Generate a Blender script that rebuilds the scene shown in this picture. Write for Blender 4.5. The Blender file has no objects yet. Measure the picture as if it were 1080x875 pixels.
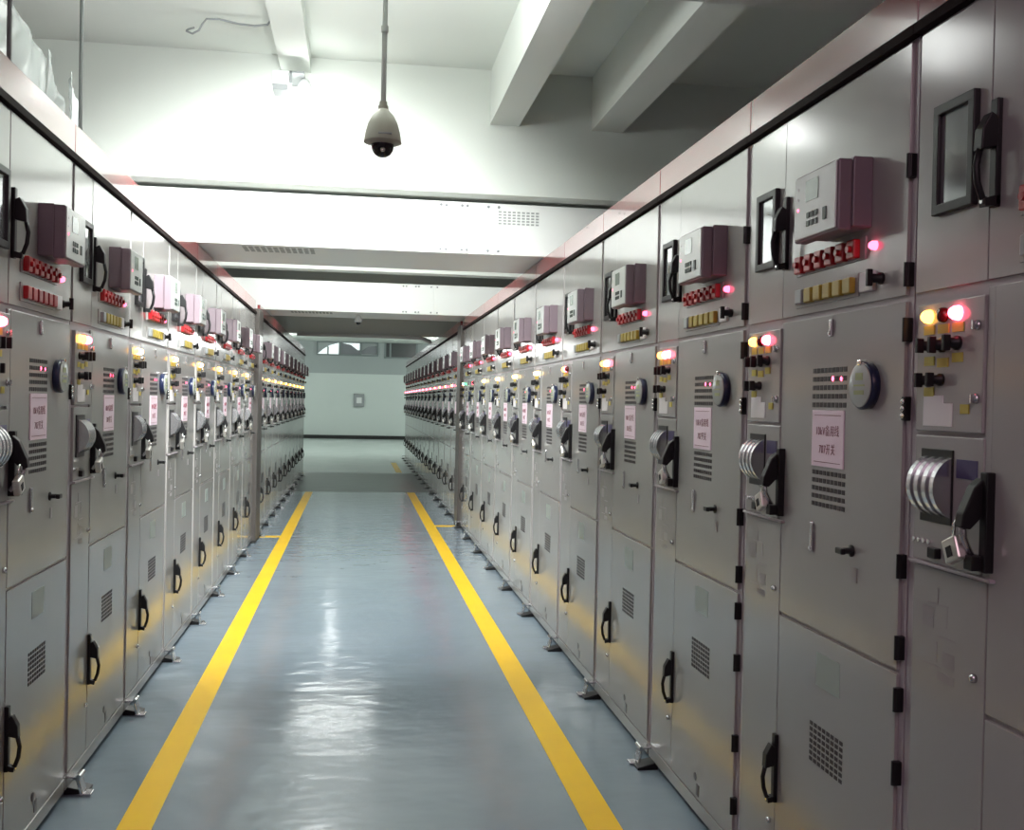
import bpy, bmesh, math, random
from mathutils import Vector, Matrix

random.seed(7)
scene = bpy.context.scene
C = scene.collection
PI = math.pi

# ------------------------------------------------------------------ materials
def mat(name, col, rough=0.5, metal=0.0, spec=0.5, emit=None, strength=0.0, bump=None, trans=0.0, alpha=1.0,
        var=None, coat=0.0):
    m = bpy.data.materials.new(name)
    m.use_nodes = True
    nt = m.node_tree
    b = nt.nodes['Principled BSDF']
    b.inputs['Base Color'].default_value = (*col, 1)
    b.inputs['Roughness'].default_value = rough
    b.inputs['Metallic'].default_value = metal
    b.inputs['Specular IOR Level'].default_value = spec
    b.inputs['Transmission Weight'].default_value = trans
    b.inputs['Alpha'].default_value = alpha
    b.inputs['Coat Weight'].default_value = coat
    if emit:
        b.inputs['Emission Color'].default_value = (*emit, 1)
        b.inputs['Emission Strength'].default_value = strength
    if bump or var:
        tc = nt.nodes.new('ShaderNodeTexCoord')
    if bump:                                   # (scale, strength, distance, stretch)
        mp = nt.nodes.new('ShaderNodeMapping')
        mp.inputs['Scale'].default_value = bump[3]
        nz = nt.nodes.new('ShaderNodeTexNoise')
        nz.inputs['Scale'].default_value = bump[0]
        nz.inputs['Detail'].default_value = 3
        bp = nt.nodes.new('ShaderNodeBump')
        bp.inputs['Strength'].default_value = bump[1]
        bp.inputs['Distance'].default_value = bump[2]
        nt.links.new(tc.outputs['Object'], mp.inputs['Vector'])
        nt.links.new(mp.outputs[0], nz.inputs['Vector'])
        nt.links.new(nz.outputs['Fac'], bp.inputs['Height'])
        nt.links.new(bp.outputs[0], b.inputs['Normal'])
    if var:                                    # (scale, colour, low, high)
        nz = nt.nodes.new('ShaderNodeTexNoise')
        nz.inputs['Scale'].default_value = var[0]
        nz.inputs['Detail'].default_value = 5
        rp = nt.nodes.new('ShaderNodeValToRGB')
        rp.color_ramp.elements[0].position = var[2]
        rp.color_ramp.elements[0].color = (*col, 1)
        rp.color_ramp.elements[1].position = var[3]
        rp.color_ramp.elements[1].color = (*var[1], 1)
        nt.links.new(tc.outputs['Object'], nz.inputs['Vector'])
        nt.links.new(nz.outputs['Fac'], rp.inputs['Fac'])
        nt.links.new(rp.outputs[0], b.inputs['Base Color'])
    return m

M = {}
M['paint'] = mat('cabinet_paint', (0.355, 0.345, 0.335), 0.15, spec=0.6, bump=(2.2, 0.06, 0.012, (1, 1, 1)))
M['frame'] = mat('frame_paint', (0.37, 0.325, 0.35), 0.32)
M['maroon'] = mat('maroon_paint', (0.25, 0.030, 0.034), 0.18, spec=0.6, coat=0.5, bump=(2.5, 0.05, 0.01, (1, 1, 1)))
M['dark_rail'] = mat('dark_rail', (0.014, 0.007, 0.007), 0.75, spec=0.12)
M['black'] = mat('black_plastic', (0.011, 0.011, 0.012), 0.4, spec=0.3)
M['gasket'] = mat('black_gasket', (0.01, 0.01, 0.01), 0.6)
M['slot'] = mat('vent_slot', (0.045, 0.04, 0.042), 0.6)
M['chrome'] = mat('chrome', (0.78, 0.78, 0.78), 0.14, metal=1.0)
M['steel'] = mat('brushed_steel', (0.62, 0.62, 0.64), 0.27, metal=1.0)
M['padlock'] = mat('padlock_metal', (0.66, 0.64, 0.60), 0.34, metal=0.8)
M['drum'] = mat('drum_metal', (0.60, 0.61, 0.63), 0.24, metal=0.9)
M['relay_body'] = mat('relay_body', (0.19, 0.145, 0.17), 0.42)
M['relay_face'] = mat('relay_face', (0.58, 0.60, 0.59), 0.3)
M['lcd'] = mat('relay_display', (0.22, 0.27, 0.24), 0.15)
M['keys'] = mat('relay_keys', (0.05, 0.07, 0.06), 0.5)
M['red_tab'] = mat('red_plastic', (0.42, 0.015, 0.02), 0.32)
M['yellow_tab'] = mat('yellow_plastic', (0.38, 0.28, 0.03), 0.4)
M['yellow_label'] = mat('yellow_label', (0.50, 0.40, 0.06), 0.6)
M['white_label'] = mat('white_label', (0.80, 0.76, 0.77), 0.55)
M['pink_lit_sign'] = mat('sign_paper', (0.90, 0.72, 0.82), 0.5)  # white paper, the pink of the near light put into its colour
M['ink'] = mat('sign_ink', (0.22, 0.012, 0.04), 0.6)
M['greenish'] = mat('green_grey_label', (0.33, 0.37, 0.345), 0.4)
M['mark'] = mat('dark_mark', (0.10, 0.095, 0.10), 0.5)
M['mimic'] = mat('mimic_print', (0.27, 0.245, 0.25), 0.5)
M['blue_label'] = mat('blue_label', (0.075, 0.065, 0.16), 0.4)
M['badge_rim'] = mat('badge_rim', (0.012, 0.018, 0.055), 0.3)
M['badge_face'] = mat('badge_face', (0.40, 0.42, 0.40), 0.25)
M['badge_print'] = mat('badge_print', (0.30, 0.33, 0.16), 0.5)
M['glass_dark'] = mat('viewing_glass', (0.30, 0.31, 0.32), 0.08, spec=0.8, metal=0.55)
M['dark_red_lens'] = mat('dark_red_lens', (0.10, 0.004, 0.006), 0.25)
M['lens_red'] = mat('red_lamp', (0.8, 0.05, 0.08), 0.3, emit=(1.0, 0.10, 0.16), strength=14)
M['lens_amber'] = mat('amber_lamp', (0.8, 0.4, 0.05), 0.3, emit=(1.0, 0.40, 0.06), strength=9)
M['lens_yellow'] = mat('yellow_lamp', (0.8, 0.6, 0.2), 0.3, emit=(1.0, 0.58, 0.20), strength=9)
M['lens_green'] = mat('green_lamp', (0.1, 0.8, 0.3), 0.3, emit=(0.10, 1.0, 0.40), strength=7)
M['led_red'] = mat('red_led', (0.7, 0.05, 0.08), 0.3, emit=(1.0, 0.10, 0.20), strength=6)
M['post'] = mat('filler_post', (0.085, 0.075, 0.07), 0.4)
M['ceiling'] = mat('ceiling_plaster', (0.74, 0.775, 0.735), 0.85, var=(0.8, (0.70, 0.74, 0.70), 0.35, 0.75))
M['wall'] = mat('wall_plaster', (0.70, 0.74, 0.71), 0.8)
M['duct'] = mat('duct_white', (0.88, 0.90, 0.88), 0.35)
M['duct_vent'] = mat('duct_perforation', (0.36, 0.38, 0.37), 0.5)
M['line'] = mat('yellow_line_paint', (0.98, 0.60, 0.002), 0.32, spec=0.3, var=(2.5, (0.90, 0.53, 0.003), 0.45, 0.85))
M['housing'] = mat('camera_housing', (0.38, 0.37, 0.31), 0.45)
M['dome'] = mat('smoked_dome', (0.01, 0.01, 0.013), 0.06)
M['pole'] = mat('camera_pole', (0.36, 0.37, 0.355), 0.45)
M['white_plastic'] = mat('white_plastic', (0.7, 0.72, 0.72), 0.4)
M['grey_plastic'] = mat('grey_plastic', (0.30, 0.32, 0.33), 0.4)
M['lamp_lens'] = mat('lamp_lens', (1, 1, 1), 0.3, emit=(1.0, 1.0, 0.97), strength=40)
M['film'] = mat('plastic_film', (0.80, 0.85, 0.85), 0.25, spec=0.6, alpha=0.5)
M['rod'] = mat('hanging_rod', (0.20, 0.21, 0.21), 0.5)
M['bright_pane'] = mat('bright_window', (0.8, 0.85, 0.85), 0.2, emit=(0.85, 0.95, 0.95), strength=0.75)
M['dull_pane'] = mat('dull_window', (0.22, 0.23, 0.25), 0.2)
M['dark_pane'] = mat('dark_window', (0.035, 0.045, 0.045), 0.3)
M['window_frame'] = mat('window_frame', (0.20, 0.24, 0.24), 0.5)
M['base_black'] = mat('cable_duct_black', (0.012, 0.013, 0.013), 0.6)

# two tone plaster of the end wall: darker in the upper band
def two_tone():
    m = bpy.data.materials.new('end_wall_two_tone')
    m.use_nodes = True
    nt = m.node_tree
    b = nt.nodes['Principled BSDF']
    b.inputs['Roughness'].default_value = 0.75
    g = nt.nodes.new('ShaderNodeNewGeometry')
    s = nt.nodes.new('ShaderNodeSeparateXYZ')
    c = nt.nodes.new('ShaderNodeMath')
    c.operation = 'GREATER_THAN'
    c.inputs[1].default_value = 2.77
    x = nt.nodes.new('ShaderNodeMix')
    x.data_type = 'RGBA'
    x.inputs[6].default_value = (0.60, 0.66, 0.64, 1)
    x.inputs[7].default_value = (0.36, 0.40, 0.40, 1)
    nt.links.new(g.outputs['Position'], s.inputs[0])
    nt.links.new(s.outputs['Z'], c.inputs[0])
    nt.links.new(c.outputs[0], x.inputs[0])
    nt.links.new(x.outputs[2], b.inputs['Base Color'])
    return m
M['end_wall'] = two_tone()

def floor_mat(name, c1, c2, rough):
    m = mat(name, c1, rough, spec=0.55)
    nt = m.node_tree
    b = nt.nodes['Principled BSDF']
    tc = nt.nodes.new('ShaderNodeTexCoord')
    n1 = nt.nodes.new('ShaderNodeTexNoise')
    n1.inputs['Scale'].default_value = 1.3
    n1.inputs['Detail'].default_value = 6
    rp = nt.nodes.new('ShaderNodeValToRGB')
    rp.color_ramp.elements[0].position = 0.35
    rp.color_ramp.elements[0].color = (*c1, 1)
    rp.color_ramp.elements[1].position = 0.72
    rp.color_ramp.elements[1].color = (*c2, 1)
    nt.links.new(tc.outputs['Object'], n1.inputs['Vector'])
    nt.links.new(n1.outputs['Fac'], rp.inputs['Fac'])
    nt.links.new(rp.outputs[0], b.inputs['Base Color'])
    mp = nt.nodes.new('ShaderNodeMapping')
    mp.inputs['Scale'].default_value = (1.0, 1.6, 1)
    n2 = nt.nodes.new('ShaderNodeTexNoise')
    n2.inputs['Scale'].default_value = 3.2
    n2.inputs['Detail'].default_value = 2
    bp = nt.nodes.new('ShaderNodeBump')
    bp.inputs['Strength'].default_value = 0.30
    bp.inputs['Distance'].default_value = 0.02
    nt.links.new(tc.outputs['Object'], mp.inputs['Vector'])
    nt.links.new(mp.outputs[0], n2.inputs['Vector'])
    nt.links.new(n2.outputs['Fac'], bp.inputs['Height'])
    nt.links.new(bp.outputs[0], b.inputs['Normal'])
    return m
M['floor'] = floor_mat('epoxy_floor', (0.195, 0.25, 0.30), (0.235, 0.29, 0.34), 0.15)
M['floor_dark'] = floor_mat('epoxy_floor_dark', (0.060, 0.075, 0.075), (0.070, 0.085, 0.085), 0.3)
M['floor_far_lit'] = floor_mat('epoxy_floor_far_lit', (0.50, 0.57, 0.55), (0.55, 0.61, 0.59), 0.22)  # far floor colour lightened to stand in for lamp light

# ------------------------------------------------------------------ mesh building
class MB:
    def __init__(self):
        self.bm = bmesh.new()
        self.mats = []
        self.smooth = False

    def _m(self, m):
        if m is None:
            return 0
        if m not in self.mats:
            self.mats.append(m)
        return self.mats.index(m)

    def box(self, x0, x1, y0, y1, z0, z1, m=None, bevel=0.0, rot=None, piv=None):
        tmp = bmesh.new()
        vs = [tmp.verts.new((x, y, z)) for x in (x0, x1) for y in (y0, y1) for z in (z0, z1)]
        for f in ((0, 1, 3, 2), (4, 6, 7, 5), (0, 4, 5, 1), (2, 3, 7, 6), (0, 2, 6, 4), (1, 5, 7, 3)):
            tmp.faces.new([vs[i] for i in f])
        if bevel:
            bmesh.ops.bevel(tmp, geom=tmp.edges[:], offset=bevel, segments=2, affect='EDGES', profile=0.5)
        if rot is not None:
            bmesh.ops.rotate(tmp, verts=tmp.verts[:], cent=piv, matrix=rot)
        return self._add(tmp, m)

    def _add(self, tmp, m, smooth=False):
        k = self._m(m)
        bmesh.ops.recalc_face_normals(tmp, faces=tmp.faces[:])
        mp = {}
        for v in tmp.verts:
            mp[v] = self.bm.verts.new(v.co)
        for f in tmp.faces:
            try:
                g = self.bm.faces.new([mp[v] for v in f.verts])
                g.material_index = k
                g.smooth = smooth
            except ValueError:
                pass
        tmp.free()
        return self

    def prism(self, pts, axis, a0, a1, m=None, smooth=False, bevel=0.0):
        """pts: 2-D outline; axis 'x': pts are (y, z); 'y': (x, z); 'z': (x, y)."""
        def p3(p, a):
            return {'x': (a, p[0], p[1]), 'y': (p[0], a, p[1]), 'z': (p[0], p[1], a)}[axis]
        tmp = bmesh.new()
        A = [tmp.verts.new(p3(p, a0)) for p in pts]
        B = [tmp.verts.new(p3(p, a1)) for p in pts]
        n = len(pts)
        tmp.faces.new(A[::-1])
        tmp.faces.new(B)
        for i in range(n):
            tmp.faces.new([A[i], A[(i + 1) % n], B[(i + 1) % n], B[i]])
        if bevel:
            bmesh.ops.bevel(tmp, geom=tmp.edges[:], offset=bevel, segments=2, affect='EDGES', profile=0.5)
        return self._add(tmp, m, smooth)

    def cyl(self, axis, c, r, h0, h1, m=None, seg=20, r1=None):
        """cylinder along axis from h0 to h1 (absolute coordinate), centre c = other two coordinates."""
        r1 = r if r1 is None else r1
        tmp = bmesh.new()
        def p3(a, b, h):
            return {'x': (h, a, b), 'y': (a, h, b), 'z': (a, b, h)}[axis]
        A = [tmp.verts.new(p3(c[0] + r * math.cos(2 * PI * i / seg), c[1] + r * math.sin(2 * PI * i / seg), h0)) for i in range(seg)]
        B = [tmp.verts.new(p3(c[0] + r1 * math.cos(2 * PI * i / seg), c[1] + r1 * math.sin(2 * PI * i / seg), h1)) for i in range(seg)]
        tmp.faces.new(A[::-1])
        tmp.faces.new(B)
        for i in range(seg):
            tmp.faces.new([A[i], A[(i + 1) % seg], B[(i + 1) % seg], B[i]])
        return self._add(tmp, m, False)

    def lathe(self, prof, c, m=None, seg=28, axis='z'):
        """prof: list of (radius, height), revolved about a line along axis through c."""
        tmp = bmesh.new()
        rings = []
        def p3(a, b, h):
            return {'z': (c[0] + a, c[1] + b, h), 'y': (c[0] + a, h, c[1] + b), 'x': (h, c[0] + a, c[1] + b)}[axis]
        for r, h in prof:
            if r < 1e-6:
                rings.append([tmp.verts.new(p3(0, 0, h))])
            else:
                rings.append([tmp.verts.new(p3(r * math.cos(2 * PI * i / seg), r * math.sin(2 * PI * i / seg), h)) for i in range(seg)])
        for a, b in zip(rings, rings[1:]):
            for i in range(seg):
                j = (i + 1) % seg
                if len(a) == 1 and len(b) == 1:
                    continue
                if len(a) == 1:
                    tmp.faces.new([a[0], b[i], b[j]])
                elif len(b) == 1:
                    tmp.faces.new([a[i], b[0], a[j]])
                else:
                    tmp.faces.new([a[i], b[i], b[j], a[j]])
        for rg in (rings[0], rings[-1]):
            if len(rg) > 2:
                tmp.faces.new(rg)
        return self._add(tmp, m, True)

    def tube(self, pts, r, m=None, seg=8, closed=False):
        pts = [Vector(p) for p in pts]
        n = len(pts)
        tmp = bmesh.new()
        rings = []
        up = None
        for i, p in enumerate(pts):
            if closed:
                t = (pts[(i + 1) % n] - pts[i - 1]).normalized()
            else:
                t = (pts[min(i + 1, n - 1)] - pts[max(i - 1, 0)]).normalized()
            if up is None:
                up = Vector((0, 0, 1)) if abs(t.z) < 0.9 else Vector((1, 0, 0))
            s = t.cross(up).normalized()
            up = s.cross(t).normalized()
            rings.append([tmp.verts.new(p + (s * math.cos(2 * PI * k / seg) + up * math.sin(2 * PI * k / seg)) * r) for k in range(seg)])
        for i in range(n if closed else n - 1):
            a, b = rings[i], rings[(i + 1) % n]
            for k in range(seg):
                tmp.faces.new([a[k], a[(k + 1) % seg], b[(k + 1) % seg], b[k]])
        if not closed:
            tmp.faces.new(rings[0][::-1])
            tmp.faces.new(rings[-1])
        return self._add(tmp, m, True)

    def build(self, name, m=None, parent=None, label=None):
        me = bpy.data.meshes.new(name)
        self.bm.normal_update()
        self.bm.to_mesh(me)
        self.bm.free()
        for k in (self.mats or [m]):
            me.materials.append(M[k])
        o = bpy.data.objects.new(name, me)
        C.objects.link(o)
        if parent is not None:
            o.parent = parent
        if label:
            o['label'] = label
        return o

def bx(name, a, m, parent=None, bevel=0.0, label=None):
    return MB().box(*a, bevel=bevel).build(name, m, parent, label)

def thing(name, label, cat, loc=(0, 0, 0), rotz=0.0, group=None):
    o = bpy.data.objects.new(name, None)
    o.empty_display_size = 0.1
    C.objects.link(o)
    o.location = loc
    o.rotation_euler = (0, 0, rotz)
    tag(o, label, cat, group)
    return o

def tag(o, label, cat, group=None):
    o['label'] = label
    o['category'] = cat
    if group:
        o['group'] = group
    return o

def struct(name, mb, m, label=None):
    o = mb.build(name, m)
    o['kind'] = 'structure'
    if label:
        o['label'] = label
    return o

# ------------------------------------------------------------------ setting
XR, XL = 1.395, -1.17
YB = 44.0
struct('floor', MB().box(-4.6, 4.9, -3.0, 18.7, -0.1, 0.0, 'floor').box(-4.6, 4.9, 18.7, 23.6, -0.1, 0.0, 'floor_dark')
       .box(-4.6, 4.9, 23.6, YB, -0.1, 0.0, 'floor_far_lit'), 'floor', 'grey glossy epoxy floor of the aisle')
struct('ceiling', MB().box(-4.6, 4.9, -3.0, YB, 4.13, 4.3), 'ceiling', 'white plastered concrete ceiling')
struct('wall_left', MB().box(-4.75, -4.6, -3.0, YB, -0.1, 4.3), 'wall')
struct('wall_right', MB().box(4.9, 5.05, -3.0, YB, -0.1, 4.3), 'wall')
struct('wall_front', MB().box(-4.75, 5.05, -3.15, -3.0, -0.1, 4.3), 'wall')
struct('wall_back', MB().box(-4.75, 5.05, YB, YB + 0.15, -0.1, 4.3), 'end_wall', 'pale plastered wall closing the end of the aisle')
struct('baseboard_back', MB().box(-4.6, 4.9, YB - 0.10, YB, 0.0, 0.15, bevel=0.01), 'base_black', 'black skirting along the foot of the end wall')
beams = [(3.35, 3.80, 3.24), (7.50, 8.00, 3.217), (13.0, 13.25, 3.3), (18.2, 18.55, 2.84), (24.0, 24.4, 3.9), (34.0, 34.4, 4.0)]
for y0, y1, zb in beams:
    struct('ceiling_beam', MB().box(-4.6, 4.9, y0, y1, zb, 4.13), 'ceiling')
for x0, x1, zb in ((-0.58, -0.37, 4.02), (0.935, 1.15, 3.73), (1.70, 1.94, 3.73)):
    struct('ceiling_beam', MB().box(x0, x1, 3.80, 7.50, zb, 4.13), 'ceiling', 'narrow concrete joist running along the aisle')

# painted lines
struct('trim_1', MB().box(-0.887, -0.755, -2.5, 18.65, 0.0, 0.0025), 'line', 'yellow line painted beside the row of cabinets with the plastic film')
struct('trim_2', MB().box(0.932, 1.072, -2.5, 18.65, 0.0, 0.0025), 'line', 'yellow line painted beside the long row of cabinets with the pink sign')
struct('trim_3', MB().box(0.932, 1.072, 23.8, 27.5, 0.0, 0.0025), 'line')
struct('trim_4', MB().box(-1.16, -0.887, 12.55, 12.67, 0.0, 0.0025), 'line')
struct('trim_5', MB().box(1.072, 1.385, 13.62, 13.76, 0.0, 0.0025), 'line')

# end wall windows
w1 = struct('window_1', MB().box(-1.72, 0.86, YB - 0.07, YB, 3.53, 3.585).box(-1.72, 0.86, YB - 0.07, YB, 4.07, 4.125)
            .box(-1.72, -1.68, YB - 0.07, YB, 3.56, 4.1).box(0.82, 0.86, YB - 0.07, YB, 3.56, 4.1)
            .box(-0.80, -0.70, YB - 0.07, YB, 3.56, 4.1).box(0.10, 0.16, YB - 0.07, YB, 3.56, 4.1)
            .box(-1.28, -1.22, YB - 0.06, YB, 3.56, 3.90), 'window_frame', 'high window with a bright draped opening in the end wall')
def arch(x0, x1, z0, z1, kind):
    if kind == 'rise':
        return [(x0, z0), (x1, z0), (x1, z1), (x0 + (x1 - x0) * .55, z0 + (z1 - z0) * .75), (x0 + (x1 - x0) * .25, z0 + (z1 - z0) * .4)]
    return [(x0, z1), (x1, z0 + (z1 - z0) * .45), (x1, z1)]
MB().prism(arch(-1.68, -0.80, 3.585, 4.07, 'rise'), 'y', YB - 0.035, YB - 0.025).build('bright_pane', 'bright_pane', w1)
MB().box(-0.70, 0.10, YB - 0.03, YB - 0.02, 3.585, 4.07).build('window_pane', 'dull_pane', w1)
MB().prism([(-0.66, 4.07), (-0.30, 4.0), (0.0, 3.78), (0.08, 3.78), (0.08, 4.07)], 'y', YB - 0.045, YB - 0.035).build('bright_pane', 'bright_pane', w1)
MB().prism([(0.16, 3.62), (0.80, 3.62), (0.80, 3.98), (0.45, 3.94), (0.16, 3.75)], 'y', YB - 0.035, YB - 0.025).build('window_pane', 'dull_pane', w1)
w2 = struct('window_2', MB().box(1.12, 2.55, YB - 0.06, YB, 3.46, 3.52).box(1.12, 1.20, YB - 0.06, YB, 3.5, 4.12)
            .box(1.34, 1.42, YB - 0.06, YB, 3.5, 4.12).box(2.47, 2.55, YB - 0.06, YB, 3.5, 4.12), 'window_frame', 'dark high window in the end wall')
bx('window_pane', (1.2, 2.47, YB - 0.03, YB - 0.02, 3.52, 4.12), 'dark_pane', w2)

# ------------------------------------------------------------------ the cabinet (local: x along the front, -y towards the aisle, z up)
W = 1.115

def vent(mb, x0, x1, z0, z1, nx, nz, fx=0.72, fz=0.55, y=-0.0012):
    dx, dz = (x1 - x0) / nx, (z1 - z0) / nz
    for i in range(nx):
        for k in range(nz):
            cx, cz = x0 + dx * (i + .5), z0 + dz * (k + .5)
            mb.box(cx - dx * fx / 2, cx + dx * fx / 2, y, 0.001, cz - dz * fz / 2, cz + dz * fz / 2)
    return mb

def handle_mesh(x, z0, z1, out=0.055):
    h = z1 - z0
    b = MB()
    b.box(x - 0.013, x + 0.013, -0.014, 0.0, z0 - 0.005, z1, 'black', bevel=0.003)
    b.prism([(-0.012, z1 - 0.18 * h), (-0.012, z1 - 0.46 * h), (-out, z1 - 0.50 * h), (-out * 0.95, z1 - 0.30 * h), (-out * 0.55, z1 - 0.14 * h)], 'x', x - 0.016, x + 0.016, 'black', bevel=0.003)
    zz = z1 - 0.48 * h
    b.tube([(x, -out + 0.006, zz), (x, -out - 0.002, z0 + 0.36 * h), (x, -out + 0.002, z0 + 0.20 * h), (x, -out * 0.72, z0 + 0.06 * h), (x, -out * 0.35, z0 + 0.03 * h)], 0.0075, 'black', 8)
    b.prism([(0.0, z0), (-out * 0.7, z0 - 0.006), (-out * 0.75, z0 + 0.05 * h), (0.0, z0 + 0.10 * h)], 'x', x - 0.013, x + 0.013, 'black', bevel=0.002)
    b.cyl('y', (x, z0 + 0.03 * h), 0.006, -out * 0.78, -out * 0.7, 'chrome', 10)
    return b

def text_mesh(name, body, size, loc, parent, m, cond=1.0):
    cu = bpy.data.curves.new(name + '_curve', 'FONT')
    cu.body = body
    cu.size = size
    cu.align_x = 'CENTER'
    cu.align_y = 'CENTER'
    cu.extrude = 0.0004
    cu.offset = -0.0006
    cu.space_character = 1.08
    cu.resolution_u = 3
    t = bpy.data.objects.new(name + '_tmp', cu)
    C.objects.link(t)
    dg = bpy.context.evaluated_depsgraph_get()
    dg.update()
    me = bpy.data.meshes.new_from_object(t.evaluated_get(dg), depsgraph=dg)
    bpy.data.objects.remove(t)
    bpy.data.curves.remove(cu)
    R = Matrix.Translation(Vector(loc)) @ Matrix.Rotation(PI / 2, 4, 'X') @ Matrix.Diagonal((cond, 1, 1, 1))
    me.transform(R)
    me.materials.clear()
    me.materials.append(M[m])
    me.name = name
    o = bpy.data.objects.new(name, me)
    C.objects.link(o)
    o.parent = parent
    return o

def lens(name, x, z, r, y0, y1, m, parent):
    b = MB()
    b.lathe([(r, 0.0), (r, y0), (r * 0.92, y0 - (y0 - y1) * .5), (r * 0.6, y1 + 0.002), (0, y1)], (x, z), axis='y', seg=16)
    o = b.build(name, m, parent)
    o.material_slots[0].link = 'OBJECT'
    o.material_slots[0].material = M[m]
    return o

def make_cabinet(label):
    t = thing('switchgear_cabinet', label, 'electrical cabinet')
    P = lambda name, a, m, par=t, bevel=0.0, label=None: bx(name, a, m, par, bevel, label)
    # carcass, plinth, skirt, top rail, red header
    MB().box(0.004, W - 0.004, 0.008, 1.2, 0.03, 2.64).build('body', 'frame', t)
    P('plinth', (0.004, W - 0.004, 0.03, 1.15, 0.0, 0.03), 'gasket')
    P('skirt_panel', (0.008, W - 0.008, -0.002, 0.016, 0.028, 0.084), 'paint', bevel=0.003)
    P('top_rail', (0.001, W - 0.001, -0.016, 0.03, 2.636, 2.664), 'dark_rail', bevel=0.002)
    P('header_panel', (0.002, W - 0.002, -0.004, 0.03, 2.664, 2.79), 'maroon', bevel=0.002, label='glossy maroon header strip')
    # upper compartment
    P('fixed_panel', (0.014, 0.313, 0.0, 0.018, 1.978, 2.628), 'paint', bevel=0.002)
    P('upper_door', (0.3165, 1.086, -0.001, 0.018, 1.978, 2.628), 'paint', bevel=0.002)
    wf = MB().box(0.105, 0.272, -0.018, 0, 2.155, 2.18, 'black', 0.003).box(0.105, 0.272, -0.018, 0, 2.395, 2.42, 'black', 0.003)
    wf.box(0.105, 0.130, -0.018, 0, 2.175, 2.40, 'black', 0.003).box(0.247, 0.272, -0.018, 0, 2.175, 2.40, 'black', 0.003)
    wf = wf.build('viewing_window', 'black', t)
    P('window_glass', (0.128, 0.249, -0.008, -0.001, 2.178, 2.398), 'glass_dark', wf)
    handle_mesh(0.342, 2.14, 2.375, 0.052).build('door_handle', 'black', t)
    # protection relay
    rl = MB().box(0.63, 0.90, -0.058, 0.0, 2.185, 2.378, bevel=0.004).build('protection_relay', 'relay_body', t)
    P('relay_cover', (0.615, 0.895, -0.100, -0.058, 2.175, 2.372), 'relay_body', rl, 0.006)
    P('faceplate', (0.622, 0.888, -0.104, -0.099, 2.182, 2.366), 'relay_face', rl, 0.002)
    P('display', (0.70, 0.78, -0.1055, -0.103, 2.285, 2.345), 'lcd', rl, 0.0, 'grey green display')
    kb = MB()
    for i in range(3):
        for k in range(2):
            kb.box(0.71 + i * 0.026, 0.728 + i * 0.026, -0.107, -0.103, 2.212 + k * 0.024, 2.228 + k * 0.024)
    kb.build('keypad', 'keys', rl)
    P('reset_key', (0.815, 0.835, -0.107, -0.103, 2.215, 2.25), 'keys', rl)
    for z in (2.33, 2.30, 2.27):
        lens('status_led', 0.648, z, 0.005, -0.103, -0.107, 'led_red' if z == 2.27 else 'white_label', rl)
    # red links, red lamp
    rr = P('link_rail', (0.43, 0.875, -0.006, 0.0, 2.100, 2.165), 'paint', bevel=0.002)
    for i in range(6):
        x = 0.45 + i * 0.070
        b = MB().box(x, x + 0.046, -0.026, -0.005, 2.106, 2.160, bevel=0.004).cyl('y', (x + 0.023, 2.133), 0.010, -0.036, -0.026, None, 12)
        b.build('link_switch', 'red_tab', rr, 'red plastic link' if i == 0 else None)
    lens('signal_lamp', 0.925, 2.130, 0.013, -0.004, -0.022, 'led_red', t)
    # yellow links, white label, rotary switch
    yr = P('terminal_rail', (0.43, 0.84, -0.006, 0.0, 2.000, 2.066), 'paint', bevel=0.002)
    for i in range(6):
        x = 0.455 + i * 0.064
        b = MB().box(x, x + 0.048, -0.024, -0.005, 2.010, 2.056, bevel=0.004)
        b.build('terminal_link', 'yellow_tab' if i else 'grey_plastic', yr)
    P('name_label', (0.855, 0.93, -0.012, 0.0, 2.008, 2.062), 'white_label', bevel=0.002)
    MB().lathe([(0.016, 0), (0.016, -0.012), (0.012, -0.014), (0.012, -0.034), (0, -0.034)], (0.962, 2.036), axis='y', seg=16).box(0.956, 0.968, -0.046, -0.03, 2.014, 2.06, bevel=0.002).build('rotary_switch', 'black', t)
    # indicator panel
    ip = P('indicator_panel', (0.040, 0.316, -0.006, 0.018, 1.632, 1.945), 'paint', bevel=0.003)
    lens('lamp', 0.095, 1.912, 0.017, -0.008, -0.028, 'lens_amber', ip)
    lens('lamp', 0.156, 1.912, 0.019, -0.008, -0.024, 'dark_red_lens', ip)
    lens('lamp', 0.216, 1.912, 0.018, -0.008, -0.030, 'lens_red', ip)
    for x, z, w in ((0.095, 1.879, .046), (0.156, 1.879, .046), (0.216, 1.879, .046), (0.098, 1.803, .042), (0.156, 1.798, .046), (0.216, 1.808, .042), (0.100, 1.728, .042), (0.250, 1.687, .034)):
        P('tag_plate', (x - w / 2, x + w / 2, -0.0085, -0.005, z - 0.011, z + 0.011), 'yellow_label', ip)
    for x, z, r in ((0.103, 1.840, .016), (0.156, 1.840, .018), (0.216, 1.842, .017), (0.100, 1.756, .016), (0.150, 1.757, .015)):
        b = MB().lathe([(r, -0.005), (r, -0.014), (r * .75, -0.017), (r * .75, -0.030), (0, -0.030)], (x, z), axis='y', seg=14)
        b.box(x - 0.006, x + 0.006, -0.046, -0.028, z - r * 1.1, z + r * 1.1, bevel=0.002)
        b.build('selector_knob', 'black', ip)
    MB().prism([(0.077, 1.645), (0.200, 1.645), (0.200, 1.700), (0.162, 1.700), (0.162, 1.719), (0.077, 1.719)], 'y', -0.008, -0.005).build('paper_label', 'white_label', ip)
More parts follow.
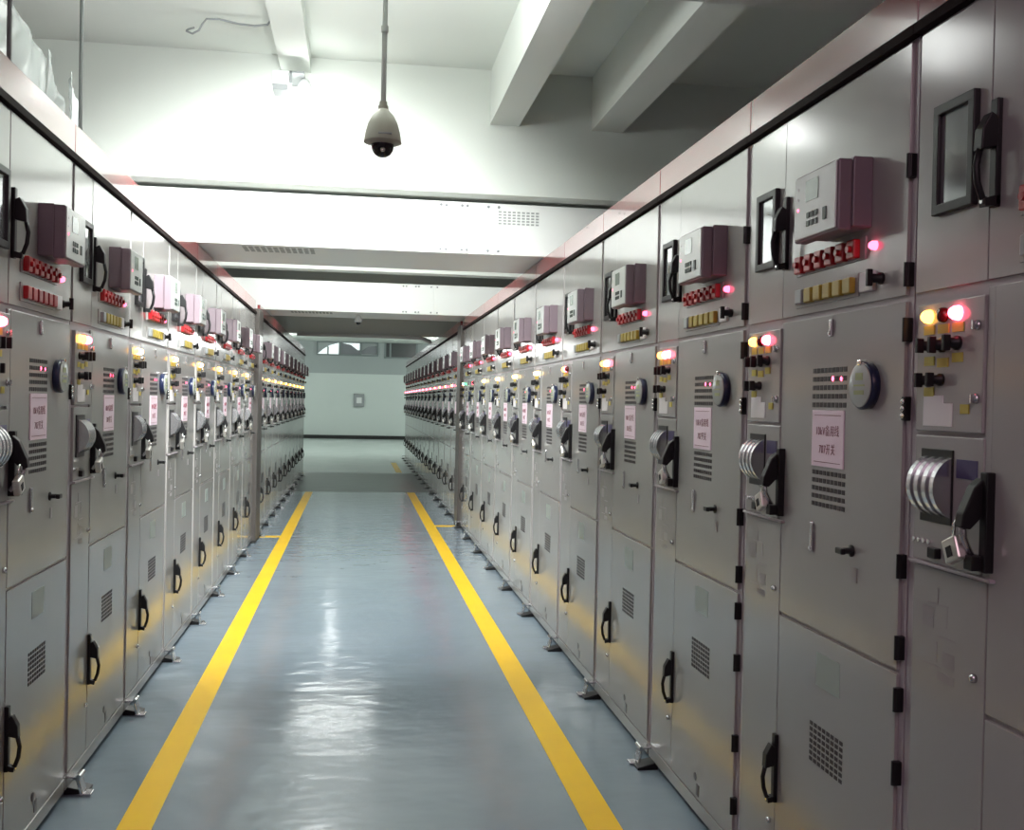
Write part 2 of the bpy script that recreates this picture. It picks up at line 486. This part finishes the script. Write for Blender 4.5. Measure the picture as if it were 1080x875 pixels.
    for z in (1.878, 1.711):
        MB().lathe([(0.012, -0.005), (0.012, -0.012), (0.007, -0.016), (0, -0.016)], (0.293, z), axis='y', seg=14).box(0.29, 0.296, -0.022, -0.014, z - 0.010, z + 0.010).build('panel_lock', 'steel', ip)
    # operating mechanism
    mp = P('mechanism_panel', (0.040, 0.322, -0.004, 0.018, 1.312, 1.622), 'paint', bevel=0.003)
    P('backing_plate', (0.073, 0.208, -0.008, -0.003, 1.411, 1.590), 'black', mp, 0.002)
    d = MB()
    n = 7
    for i in range(n):
        x0 = 0.088 + i * 0.0168
        R, sag = (0.078, 0.049) if i % 2 == 0 else (0.073, 0.043)
        cy = -0.006 + (R - sag)
        a0 = math.acos((R - sag) / R)
        pts = [(cy - R * math.cos(a), 1.500 + R * math.sin(a)) for a in [(-a0 + 2 * a0 * k / 14) for k in range(15)]]
        d.prism(pts, 'x', x0, x0 + (0.0168 if i % 2 else 0.0158), 'drum')
    d.build('operating_drum', 'drum', mp, 'ribbed silver drum')
    P('blue_label', (0.222, 0.302, -0.0065, -0.003, 1.526, 1.570), 'blue_label', mp)
    P('ledge', (0.036, 0.372, -0.014, 0.0, 1.304, 1.312), 'frame', mp, 0.002)
    for i in range(4):
        MB().cyl('y', (0.048 + i * 0.022, 1.362), 0.006, -0.009, -0.003, None, 10).build('position_mark', 'chrome', mp)
    P('interlock_block', (0.128, 0.165, -0.020, -0.003, 1.326, 1.352), 'black', mp, 0.003)
    lv = MB()
    lv.box(0.338, 0.364, -0.022, 0.0, 1.325, 1.548, 'black', 0.003)
    lv.prism([(-0.018, 1.535), (-0.040, 1.515), (-0.066, 1.455), (-0.070, 1.425), (-0.048, 1.420), (-0.018, 1.450)], 'x', 0.318, 0.348, 'black', bevel=0.003)
    lv.tube([(0.333, -0.058, 1.43), (0.325, -0.050, 1.40), (0.318, -0.032, 1.37), (0.315, -0.016, 1.345)], 0.008, 'steel', 8)
    lv.box(0.318, 0.352, -0.045, -0.012, 1.328, 1.362, 'black', 0.003)
    lv = lv.build('operating_lever', 'black', t)
    pl = MB()
    rot = Matrix.Rotation(math.radians(-24), 3, 'Y')
    pl.box(0.262, 0.318, -0.062, -0.038, 1.340, 1.396, 'padlock', 0.005, rot, Vector((0.29, -0.05, 1.37)))
    pl.tube([(0.285, -0.05, 1.39), (0.288, -0.05, 1.425), (0.303, -0.05, 1.440), (0.318, -0.05, 1.430), (0.322, -0.05, 1.405), (0.316, -0.05, 1.385)], 0.0045, 'chrome', 8)
    pl.box(0.278, 0.298, -0.064, -0.060, 1.352, 1.376, 'black', 0.0, rot, Vector((0.29, -0.05, 1.37)))
    pl.build('padlock', 'padlock', lv, 'silver padlock')
    # lower narrow panel
    sp = P('side_panel', (0.040, 0.340, 0.0, 0.018, 0.090, 1.300), 'paint', bevel=0.002)
    mm = MB()
    for (x, z, w, h) in ((0.15, 1.235, .004, .04), (0.15, 1.215, .09, .004), (0.19, 1.19, .004, .05), (0.11, 1.18, .05, .05), (0.19, 1.14, .07, .004), (0.15, 1.10, .004, .05), (0.20, 1.09, .05, .035), (0.13, 1.065, .08, .004), (0.19, 1.045, .07, .02)):
        mm.box(x - w / 2, x + w / 2, -0.0006, 0.001, z - h / 2, z + h / 2)
    mm.build('mimic_diagram', 'mimic', sp)
    for z in (1.078, 0.30):
        MB().lathe([(0.010, 0), (0.010, -0.008), (0.006, -0.012), (0, -0.012)], (0.305, z), axis='y', seg=12).build('panel_screw', 'steel', sp)
    # middle door
    md = P('middle_door', (0.346, 1.086, -0.001, 0.018, 1.010, 1.962), 'paint', bevel=0.002)
    MB().box(0.318, 0.346, 0.0, 0.018, 1.302, 1.962, bevel=0.002).build('door_post', 'paint', t)
    vent(MB(), 0.555, 0.780, 1.680, 1.810, 9, 5, y=-0.0025).build('vent_grille', 'slot', md)
    vent(MB(), 0.565, 0.785, 1.380, 1.500, 9, 5, y=-0.0025).build('vent_grille', 'slot', md)
    lens('signal_lamp', 0.692, 1.771, 0.008, 0, -0.006, 'led_red', md)
    lens('signal_lamp', 0.745, 1.770, 0.007, 0, -0.006, 'led_red', md)
    bd = MB().lathe([(0.064, 0), (0.066, -0.022), (0.062, -0.026), (0, -0.026)], (0.905, 1.747), axis='y', seg=32).build('round_badge', 'badge_rim', t)
    MB().lathe([(0.060, -0.0255), (0.060, -0.029), (0.057, -0.030), (0, -0.030)], (0.905, 1.747), axis='y', seg=32).build('badge_face', 'badge_face', bd)
    MB().box(0.885, 0.925, -0.0312, -0.029, 1.762, 1.782).box(0.875, 0.935, -0.0312, -0.029, 1.745, 1.750).box(0.878, 0.932, -0.0312, -0.029, 1.722, 1.734).build('badge_print', 'badge_print', bd)
    P('badge_clip', (0.895, 0.915, -0.034, -0.01, 1.802, 1.818), 'chrome', bd, 0.003)
    sg = P('warning_sign', (0.565, 0.770, -0.0045, 0.0, 1.507, 1.677), 'pink_lit_sign', t, 0.0, 'white paper sign, pink light tint in its colour, with dark red writing')
    MB().box(0.582, 0.753, -0.0052, -0.004, 1.661, 1.6625).box(0.582, 0.753, -0.0052, -0.004, 1.520, 1.5215).build('sign_rule', 'ink', sg)
    text_mesh('sign_text', '10kV备用线', 0.036, (0.6675, -0.005, 1.613), sg, 'ink', 0.80)
    text_mesh('sign_text', '707开关', 0.036, (0.6675, -0.005, 1.558), sg, 'ink', 0.80)
    for x, z0, z1 in ((0.678, 1.895, 1.948), (0.583, 1.243, 1.335)):
        MB().box(x - 0.009, x + 0.009, -0.010, 0.0, z0, z1, 'steel', 0.003).cyl('y', (x, z0 + 0.012), 0.006, -0.014, -0.009, 'chrome', 10).build('key_latch', 'steel', md)
    MB().lathe([(0.017, 0), (0.017, -0.006), (0.009, -0.009), (0.009, -0.030), (0, -0.03)], (0.832, 1.281), axis='y', seg=16).box(0.812, 0.852, -0.044, -0.028, 1.272, 1.290, bevel=0.004).build('door_knob', 'black', md)
    P('key_tag', (0.842, 0.866, -0.003, 0.0, 1.195, 1.235), 'mimic', md)
    # lower door
    ld = P('lower_door', (0.346, 1.086, -0.001, 0.018, 0.090, 0.998), 'paint', bevel=0.002)
    vent(MB(), 0.590, 0.810, 0.603, 0.730, 8, 7, 0.66, 0.62, y=-0.0025).build('vent_grille', 'slot', ld)
    P('info_label', (0.628, 0.778, -0.0022, 0.0, 0.845, 0.945), 'greenish', ld)
    MB().cyl('y', (0.672, 0.172), 0.016, -0.003, 0, None, 16).box(0.690, 0.722, -0.003, 0, 0.085 + 0.02, 0.15).build('earth_mark', 'mark', ld)
    handle_mesh(0.352, 0.385, 0.605, 0.046).build('door_handle', 'black', t)
    # hinges
    for z in (2.308, 2.030, 1.888, 1.280, 1.070, 0.936, 0.746, 0.45, 0.22):
        MB().box(1.090, 1.108, -0.010, 0.015, z - 0.031, z + 0.031, bevel=0.003).cyl('z', (1.099, -0.010), 0.006, z - 0.031, z + 0.031, None, 10).build('hinge', 'black', t)
    h = MB().box(1.090, 1.108, -0.010, 0.015, 1.655, 1.717, 'black', 0.003)
    for k in range(3):
        h.lathe([(0.008, -0.009), (0.008, -0.013), (0.0, -0.017)], (1.099, 1.668 + k * 0.018), 'chrome', 12, 'y')
    h.build('hinge', 'black', t)
    # floor clamp at the joint
    f = MB()
    f.prism([(0.012, 0.0), (-0.085, 0.0), (-0.085, 0.012), (0.0, 0.032), (0.012, 0.032)], 'x', 0.035, 0.125, 'black', bevel=0.003)
    f.box(0.004, 0.072, -0.072, -0.060, 0.010, 0.075, 'chrome', 0.003, Matrix.Rotation(math.radians(-14), 3, 'X'), Vector((0, -0.066, 0.01)))
    f.cyl('x', (-0.054, 0.082), 0.012, 0.002, 0.074, 'chrome', 14)
    f.box(0.012, 0.062, -0.055, 0.0, 0.074, 0.086, 'steel', 0.003)
    f.box(0.004, 0.060, -0.105, -0.055, 0.002, 0.014, 'steel', 0.003)
    f.build('floor_clamp', 'steel', t)
    return t

SMALL = {'hinge', 'panel_screw', 'tag_plate', 'mimic_diagram', 'earth_mark', 'key_latch', 'position_mark', 'interlock_block',
         'sign_rule', 'badge_print', 'badge_clip', 'status_led', 'keypad', 'panel_lock', 'key_tag', 'info_label', 'sign_text'}

def stem(n):
    return n.split('.')[0]

def dup(root, loc, rotz, label, group, lite=False):
    r = root.copy()
    C.objects.link(r)
    r.location = loc
    r.rotation_euler = (0, 0, rotz)
    r['label'] = label
    r['group'] = group
    for ch in list(root.children):
        if lite and stem(ch.name) in SMALL:
            continue
        c = ch.copy()
        C.objects.link(c)
        c.parent = r
        for g in ch.children:
            if lite and stem(g.name) in SMALL:
                continue
            d = g.copy()
            C.objects.link(d)
            d.parent = c
    return r

def no_hinges(root):
    hs = [ch for ch in root.children if stem(ch.name) == 'hinge' and len(ch.data.materials) == 1]
    for ch in hs:
        bpy.data.objects.remove(ch)

def sub(root, part, name):
    return [g for ch in root.children if stem(ch.name) == part for g in ch.children if stem(g.name) == name]

def set_lamps(root, cols):
    ls = sorted(sub(root, 'indicator_panel', 'lamp'), key=lambda o: o.data.vertices[0].co.x)
    for o, c in zip(ls, cols):
        if c is None:
            bpy.data.objects.remove(o)
        else:
            o.material_slots[0].link = 'OBJECT'
            o.material_slots[0].material = M[c]

ORD = ['first', 'second', 'third', 'fourth', 'fifth', 'sixth', 'seventh', 'eighth', 'ninth', 'tenth', 'eleventh', 'twelfth', 'thirteenth', 'fourteenth']
GR, GL = 'cabinets of the row with the pink sign', 'cabinets of the row with the plastic film'
GRF, GLF = 'cabinets beyond the dark post, sign side', 'cabinets beyond the dark post, film side'

# R: the long row, x = XR; first stands beside the camera
PR, PL = 1.115, 1.085
RY0, LY0 = 2.42, 3.355
sR, sL = 1.0, PL / PR
proto = make_cabinet('grey cabinet cut by the picture edge, red and amber lamps over white paper label')
proto.location = (XR, RY0, 0)
proto.rotation_euler = (0, 0, -PI / 2)
proto['group'] = GR
set_lamps(proto, ['lens_amber', 'dark_red_lens', 'lens_red'])
lampR = {1: ('lens_amber', 'dark_red_lens', 'lens_red'), 2: ('lens_amber', 'lens_red', 'lens_red'), 3: ('lens_amber', 'lens_yellow', 'lens_red'),
         4: ('lens_amber', 'lens_red', 'dark_red_lens')}
for k in range(1, 10):
    lab = 'grey switchgear cabinet, %s from the camera, right side of the aisle' % ORD[k]
    if k == 1:
        lab = 'grey switchgear cabinet with the large readable pink sign, right side of the aisle'
    o = dup(proto, (XR, RY0 + PR * k, 0), -PI / 2, lab, GR)
    if k > 2:
        no_hinges(o)
    set_lamps(o, lampR.get(k, ('lens_yellow', 'lens_yellow', 'lens_yellow')))
    if k == 9:
        set_lamps(o, ('dark_red_lens', 'lens_red', 'dark_red_lens'))
o = dup(proto, (XR, RY0 + PR * 10, 0), -PI / 2, 'grey switchgear cabinet just before the dark post, right side of the aisle', GR)
no_hinges(o)
set_lamps(o, ('dark_red_lens', 'lens_red', 'lens_green'))
# L row
lampL = {0: ('dark_red_lens', 'lens_red', 'lens_red'), 1: ('lens_amber', 'lens_amber', 'lens_red')}
for k in range(8):
    lab = 'grey switchgear cabinet, %s from the camera, left side of the aisle' % ORD[k]
    if k == 0:
        lab = 'grey switchgear cabinet with two rows of red links, cut off by the left picture edge'
    if k == 7:
        lab = 'grey switchgear cabinet just before the dark post, left side of the aisle'
    o = dup(proto, (XL, LY0 + PL * k, 0), PI / 2, lab, GL)
    o.scale = (sL, 1, 1)
    no_hinges(o)
    set_lamps(o, lampL.get(k, ('lens_amber', 'lens_yellow', 'lens_yellow')))
    if k == 0:
        for g in sub(o, 'terminal_rail', 'terminal_link'):
            g.material_slots[0].link = 'OBJECT'
            g.material_slots[0].material = M['red_tab']
# far groups beyond the posts
NRF, NLF = 14, 10
RF0, LF0 = 14.02, 12.56
for k in range(NRF):
    y = RF0 + PR * (k + 1)
    o = dup(proto, (XR, y, 0), -PI / 2, 'grey switchgear cabinet, %s beyond the dark post, right side of the aisle' % ORD[k], GRF, True)
    for g in o.children:
        if stem(g.name) == 'signal_lamp':
            g.material_slots[0].link = 'OBJECT'
            g.material_slots[0].material = M['dark_red_lens']
    set_lamps(o, ('lens_red', 'dark_red_lens', 'lens_red') if k > 3 else ('lens_amber', 'dark_red_lens', 'lens_red'))
for k in range(NLF):
    y = LF0 + PL * k
    o = dup(proto, (XL, y, 0), PI / 2, 'grey switchgear cabinet, %s beyond the dark post, left side of the aisle' % ORD[k], GLF, True)
    o.scale = (sL, 1, 1)
    set_lamps(o, ('lens_amber', 'lens_yellow', 'lens_yellow'))
    if k >= 6:
        for g in o.children:
            if stem(g.name) == 'signal_lamp':
                g.material_slots[0].link = 'OBJECT'
                g.material_slots[0].material = M['lens_green']

# filler posts
def post(x0, x1, y0, y1, label):
    t = thing('filler_post', label, 'post', ((x0 + x1) / 2, y0, 0))
    hx = (x1 - x0) / 2
    MB().box(-hx, hx, 0.0, y1 - y0, 0.012, 2.70, bevel=0.006).build('post_body', 'post', t)
    MB().box(-hx, hx, -0.006, y1 - y0 + 0.004, 0.0, 0.03, bevel=0.003).build('base_plate', 'gasket', t)
post(-2.2, -1.125, 12.04, 12.55, 'dark brown steel post between the cabinet groups on the left of the aisle')
post(1.355, 2.4, 13.575, 14.01, 'dark grey steel post between the cabinet groups on the right of the aisle')

# ------------------------------------------------------------------ bus ducts crossing the aisle
def bus_duct(y0, y1, seam, label, perforated=True):
    t = thing('bus_duct', label, 'cable duct', (0, y0, 2.80), group='white ducts bridging the aisle')
    x0, x1, D, H = -2.3, 2.5, y1 - y0, 0.392
    MB().box(x0, x1, 0.006, D, 0.0, H, bevel=0.004).build('duct_body', 'duct', t)
    MB().box(x0, seam - 0.003, 0.0, 0.008, 0.004, H - 0.004, bevel=0.002).build('cover_panel', 'duct', t)
    r = MB().box(seam + 0.003, x1, 0.0, 0.008, 0.004, H - 0.004, bevel=0.002).build('cover_panel', 'duct', t)
    v = MB()
    for i in range(9):
        for k in range(5):
            cx, cz = seam + 0.05 + i * 0.036, 0.24 + k * 0.022
            v.box(cx - 0.012, cx + 0.012, -0.0015, 0.001, cz - 0.0065, cz + 0.0065)
    if perforated:
        v.build('vent_grille', 'duct_vent', r)
    for z in (0.03, H - 0.03):
        for dx in (-0.40, -0.36, -0.24, -0.20, -0.04, 0.04):
            MB().lathe([(0.011, 0.0), (0.011, -0.005), (0.0, -0.008)], (seam + dx, z), axis='y', seg=10).build('screw', 'grey_plastic', t)
    u = MB()
    for i in range(12):
        for k in range(4):
            cx, cy = -0.85 + i * 0.045, 0.12 + k * 0.07
            u.box(cx - 0.015, cx + 0.015, cy - 0.022, cy + 0.022, -0.002, 0.001)
    u.build('vent_grille', 'duct_vent', t)
    return t
bus_duct(7.70, 8.75, 1.0, 'white bus duct crossing the aisle below the concrete beam, the one nearer the camera')
bus_duct(13.30, 14.25, 0.97, 'white bus duct crossing the aisle above the dark posts, behind the other duct', False)

# pale conduit under the dark beam
c = MB().tube([(-1.05, 18.12, 2.80), (0.6, 18.12, 2.80), (1.10, 18.12, 2.79), (1.25, 18.12, 2.74), (1.27, 18.12, 2.70)], 0.035, 'white_plastic', 10)
c = c.build('conduit_pipe', 'white_plastic')
tag(c, 'pale conduit spanning the aisle under the dark far beam', 'pipe')

# ------------------------------------------------------------------ ceiling cameras, lamp, wire
def dome_camera(x, y, ztop, zb, s, label, long_pole):
    t = thing('hanging_dome_camera', label, 'security camera', (x, y, zb))
    hb = 0.045 * s                       # bottom of the housing above the dome's lowest point
    if long_pole:
        p = MB().cyl('z', (0, 0), 0.0108, 0.285 * s, ztop - zb, 'pole', 16).cyl('z', (0, 0), 0.0155, 0.52, 0.545, 'pole', 16)
        p.cyl('z', (0, 0), 0.06, ztop - zb - 0.02, ztop - zb, 'pole', 20)
        p.build('pole', 'pole', t)
        MB().cyl('z', (0, 0), 0.016, 0.262 * s, 0.29 * s, 'housing', 16).cyl('z', (0, 0), 0.021, 0.250 * s, 0.268 * s, 'housing', 16).build('coupling', 'housing', t)
    MB().lathe([(0.0, 0.255 * s), (0.022 * s, 0.255 * s), (0.034 * s, 0.240 * s), (0.058 * s, 0.215 * s), (0.078 * s, 0.175 * s), (0.090 * s, 0.130 * s),
                (0.097 * s, 0.085 * s), (0.099 * s, 0.078 * s), (0.094 * s, 0.076 * s), (0.068 * s, 0.070 * s), (0.062 * s, 0.066 * s), (0.0, 0.066 * s)], (0, 0), 'housing' if long_pole else 'white_plastic').build('housing', 'housing', t)
    MB().lathe([(0.0, 0.0), (0.020 * s, 0.003 * s), (0.040 * s, 0.014 * s), (0.055 * s, 0.036 * s), (0.060 * s, 0.062 * s), (0.060 * s, 0.072 * s), (0, 0.072 * s)], (0, 0)).build('dome', 'dome', t)
    if long_pole:
        l = MB().lathe([(0.010, -0.040), (0.010, -0.0465), (0.0, -0.0475)], (0, 0.024), axis='y', seg=14)
        l.build('camera_lens', 'chrome', t)
        MB().box(-0.02, 0.036, -0.0765, -0.066, 0.080, 0.089, bevel=0.003).build('badge_plate', 'grey_plastic', t)
    return t
dome_camera(0.086, 4.30, 4.13, 2.690, 0.80, 'round dome security camera hanging from the ceiling on a grey pole', True)
dome_camera(0.0, 13.65, 2.80, 2.665, 0.53, 'small dome camera mounted under the far white bus duct', False)

t = thing('spot_lamp', 'small white flood lamp on a bracket glaring at the concrete beam', 'lamp', (-0.50, 7.2, 3.78))
MB().box(-0.112, 0.0, -0.09, 0.09, 0.03, 0.125, bevel=0.006).build('lamp_body', 'white_plastic', t)
MB().box(-0.104, -0.006, -0.085, 0.085, -0.005, 0.032, bevel=0.004).build('lamp_base', 'grey_plastic', t)
MB().box(0.0, 0.018, -0.012, 0.012, 0.06, 0.148, bevel=0.002).box(0.0, 0.10, -0.012, 0.29, 0.134, 0.150, bevel=0.002).build('bracket', 'grey_plastic', t)
MB().lathe([(0.012, 0.134), (0.03, 0.12), (0.055, 0.07), (0.055, 0.055), (0.0, 0.055)], (0.10, 0.10), 'white_plastic', 20).build('lamp_head', 'white_plastic', t)
MB().lathe([(0.05, 0.054), (0.05, 0.045), (0.03, 0.02), (0.0, 0.012)], (0.10, 0.10), 'lamp_lens', 20).build('lamp_lens', 'lamp_lens', t)

w = MB().tube([(-1.10, 6.95, 4.09), (-1.13, 6.9, 4.06), (-1.13, 6.85, 4.03), (-1.09, 6.83, 4.01), (-1.05, 6.82, 4.03), (-1.03, 6.82, 4.07), (-1.0, 6.8, 4.10),
               (-0.92, 6.8, 4.105), (-0.80, 6.82, 4.09), (-0.70, 6.82, 4.085), (-0.62, 6.82, 4.10), (-0.60, 6.82, 4.128)], 0.007, 'grey_plastic', 8)
w = w.build('ceiling_wire', 'grey_plastic')
tag(w, 'thin grey wire with a loop under the white ceiling', 'wire')

# plastic film and rods above the film-side row
def film(name, y0, y1, z0, tops, x, label, seed):
    rnd = random.Random(seed)
    bm = bmesh.new()
    ny, nz = 26, 18
    g = []
    for i in range(ny + 1):
        u = i / ny
        k = u * (len(tops) - 1)
        a = min(int(k), len(tops) - 2)
        top = tops[a] + (tops[a + 1] - tops[a]) * (k - a)
        row = []
        for j in range(nz + 1):
            v = j / nz
            dx = 0.012 * math.sin(u * 8 + 3 * v + seed) + 0.005 * math.sin(u * 23 - 6 * v) + 0.003 * rnd.uniform(-1, 1)
            row.append(bm.verts.new((x + dx, y0 + (y1 - y0) * u + 0.008 * math.sin(v * 7 + seed), z0 + (top - z0) * v)))
        g.append(row)
    for i in range(ny):
        for j in range(nz):
            f = bm.faces.new([g[i][j], g[i + 1][j], g[i + 1][j + 1], g[i][j + 1]])
            f.smooth = True
    me = bpy.data.meshes.new(name)
    bm.to_mesh(me)
    bm.free()
    me.materials.append(M['film'])
    o = bpy.data.objects.new(name, me)
    C.objects.link(o)
    so = o.modifiers.new('Solidify', 'SOLIDIFY')
    so.thickness = 0.002
    tag(o, label, 'plastic sheet', 'clear films on the cabinets')
film('plastic_film', 3.92, 4.67, 2.645, (3.20, 3.16, 3.14, 3.12), -1.34, 'widest clear plastic film on the cabinets, at the picture edge', 1)
film('plastic_film', 4.70, 4.97, 2.645, (3.17, 3.08, 3.0), -1.36, 'narrow clear plastic film on the cabinets just before the long hanging rod', 4)
film('plastic_film', 5.06, 5.31, 2.645, (3.19, 3.10, 2.93), -1.36, 'narrow clear plastic film on the cabinets just behind the long hanging rod', 6)
r = MB().cyl('z', (-1.25, 4.83), 0.009, 2.66, 4.13, None, 10).build('hanging_rod', 'rod')
tag(r, 'long thin grey rod from the ceiling to the cabinet tops, between two narrow plastic films', 'rod', 'hanging rods')
r = MB().cyl('z', (-1.25, 3.885), 0.009, 2.66, 4.13, None, 10).build('hanging_rod', 'rod')
tag(r, 'thin grey rod rising through the wide plastic film at the picture edge', 'rod', 'hanging rods')

# box on the end wall
t = thing('wall_box', 'square grey box with a white centre on the end wall', 'switch box', (0.085, YB - 0.09, 1.37))
MB().box(-0.225, 0.225, 0.0, 0.09, 0.0, 0.555, bevel=0.015).build('box_body', 'grey_plastic', t)
MB().box(-0.10, 0.12, -0.012, 0.002, 0.15, 0.40, bevel=0.008).build('front_plate', 'white_plastic', t)

# ------------------------------------------------------------------ light
def area(loc, size, power, col=(1, 1, 1), rot=(0, 0, 0), spread=180, sy=None):
    l = bpy.data.lights.new('room_and_fill_light', 'AREA')
    l.shape = 'RECTANGLE'
    l.size = size
    l.size_y = sy or size
    l.energy = power
    l.color = col
    l.spread = math.radians(spread)
    o = bpy.data.objects.new('room_and_fill_light', l)
    o.location = loc
    o.rotation_euler = rot
    C.objects.link(o)
    return o
G = (0.97, 1.0, 0.975)
def lamp(loc, power, radius=0.08, col=(1, 1, 1)):
    l = bpy.data.lights.new('room_lamp', 'POINT')
    l.energy = power
    l.shadow_soft_size = radius
    l.color = col
    o = bpy.data.objects.new('room_lamp', l)
    o.location = loc
    C.objects.link(o)
    return o
lamp((-0.40, 7.24, 3.70), 4.5, 0.06, G)
lamp((-0.40, 5.25, 3.74), 13, 0.18, G)
area((-0.30, 4.95, 3.50), 1.2, 70, G, (math.radians(180), 0, 0), 180, 0.3)  # added uplight that brightens the ceiling, not a fitting of the room
area((-0.40, 4.70, 3.54), 1.2, 100, G, (math.radians(60), 0, 0), 84, 0.25)
lamp((-0.30, 10.5, 3.75), 260, 0.12, G)
area((-0.27, 14.75, 2.94), 1.1, 34, G, sy=0.25)
area((-0.43, 20.3, 2.98), 0.10, 8, G, sy=1.5)
area((-0.1, -0.6, 3.4), 2.6, 42, (1.0, 0.68, 0.80), (math.radians(20), 0, 0), sy=1.6)  # added pinkish fill behind the camera, lifts and tints the near cabinets
for x, y, p in ((-3.0, 22.0, 60), (3.3, 24.0, 60), (-3.0, 33.0, 170), (3.3, 33.0, 170), (-3.2, 40.0, 85), (3.4, 40.0, 85)):
    lamp((x, y, 3.7), p, 0.15, G)
wd = bpy.data.worlds.new('room_ambient')
scene.world = wd
wd.use_nodes = True
wd.node_tree.nodes['Background'].inputs[0].default_value = (0.8, 0.85, 0.85, 1)
wd.node_tree.nodes['Background'].inputs[1].default_value = 0.0

# ------------------------------------------------------------------ camera
F = 1075.0
yaw, pit, roll = math.radians(8.67), math.radians(-0.69), math.radians(1.2)
f = Vector((math.sin(yaw) * math.cos(pit), math.cos(yaw) * math.cos(pit), math.sin(pit)))
r = f.cross(Vector((0, 0, 1))).normalized()
u = r.cross(f)
r2 = r * math.cos(roll) + u * math.sin(roll)
u2 = -r * math.sin(roll) + u * math.cos(roll)
cam = bpy.data.cameras.new('camera')
cam.sensor_fit = 'HORIZONTAL'
cam.sensor_width = 36.0
cam.lens = F / 1080.0 * 36.0
cam.clip_start = 0.05
co = bpy.data.objects.new('camera', cam)
m = Matrix.Identity(4)
for i in range(3):
    m[i][0], m[i][1], m[i][2] = r2[i], u2[i], -f[i]
m[0][3], m[1][3], m[2][3] = 0, 0, 1.68
co.matrix_world = m
C.objects.link(co)
scene.camera = co

vs = scene.view_settings
vs.view_transform = 'Standard'
vs.look = 'None'
vs.exposure = 0.0
vs.gamma = 1.0
vs.use_curve_mapping = False
scene.cycles.use_denoising = True
scene.cycles.max_bounces = 8
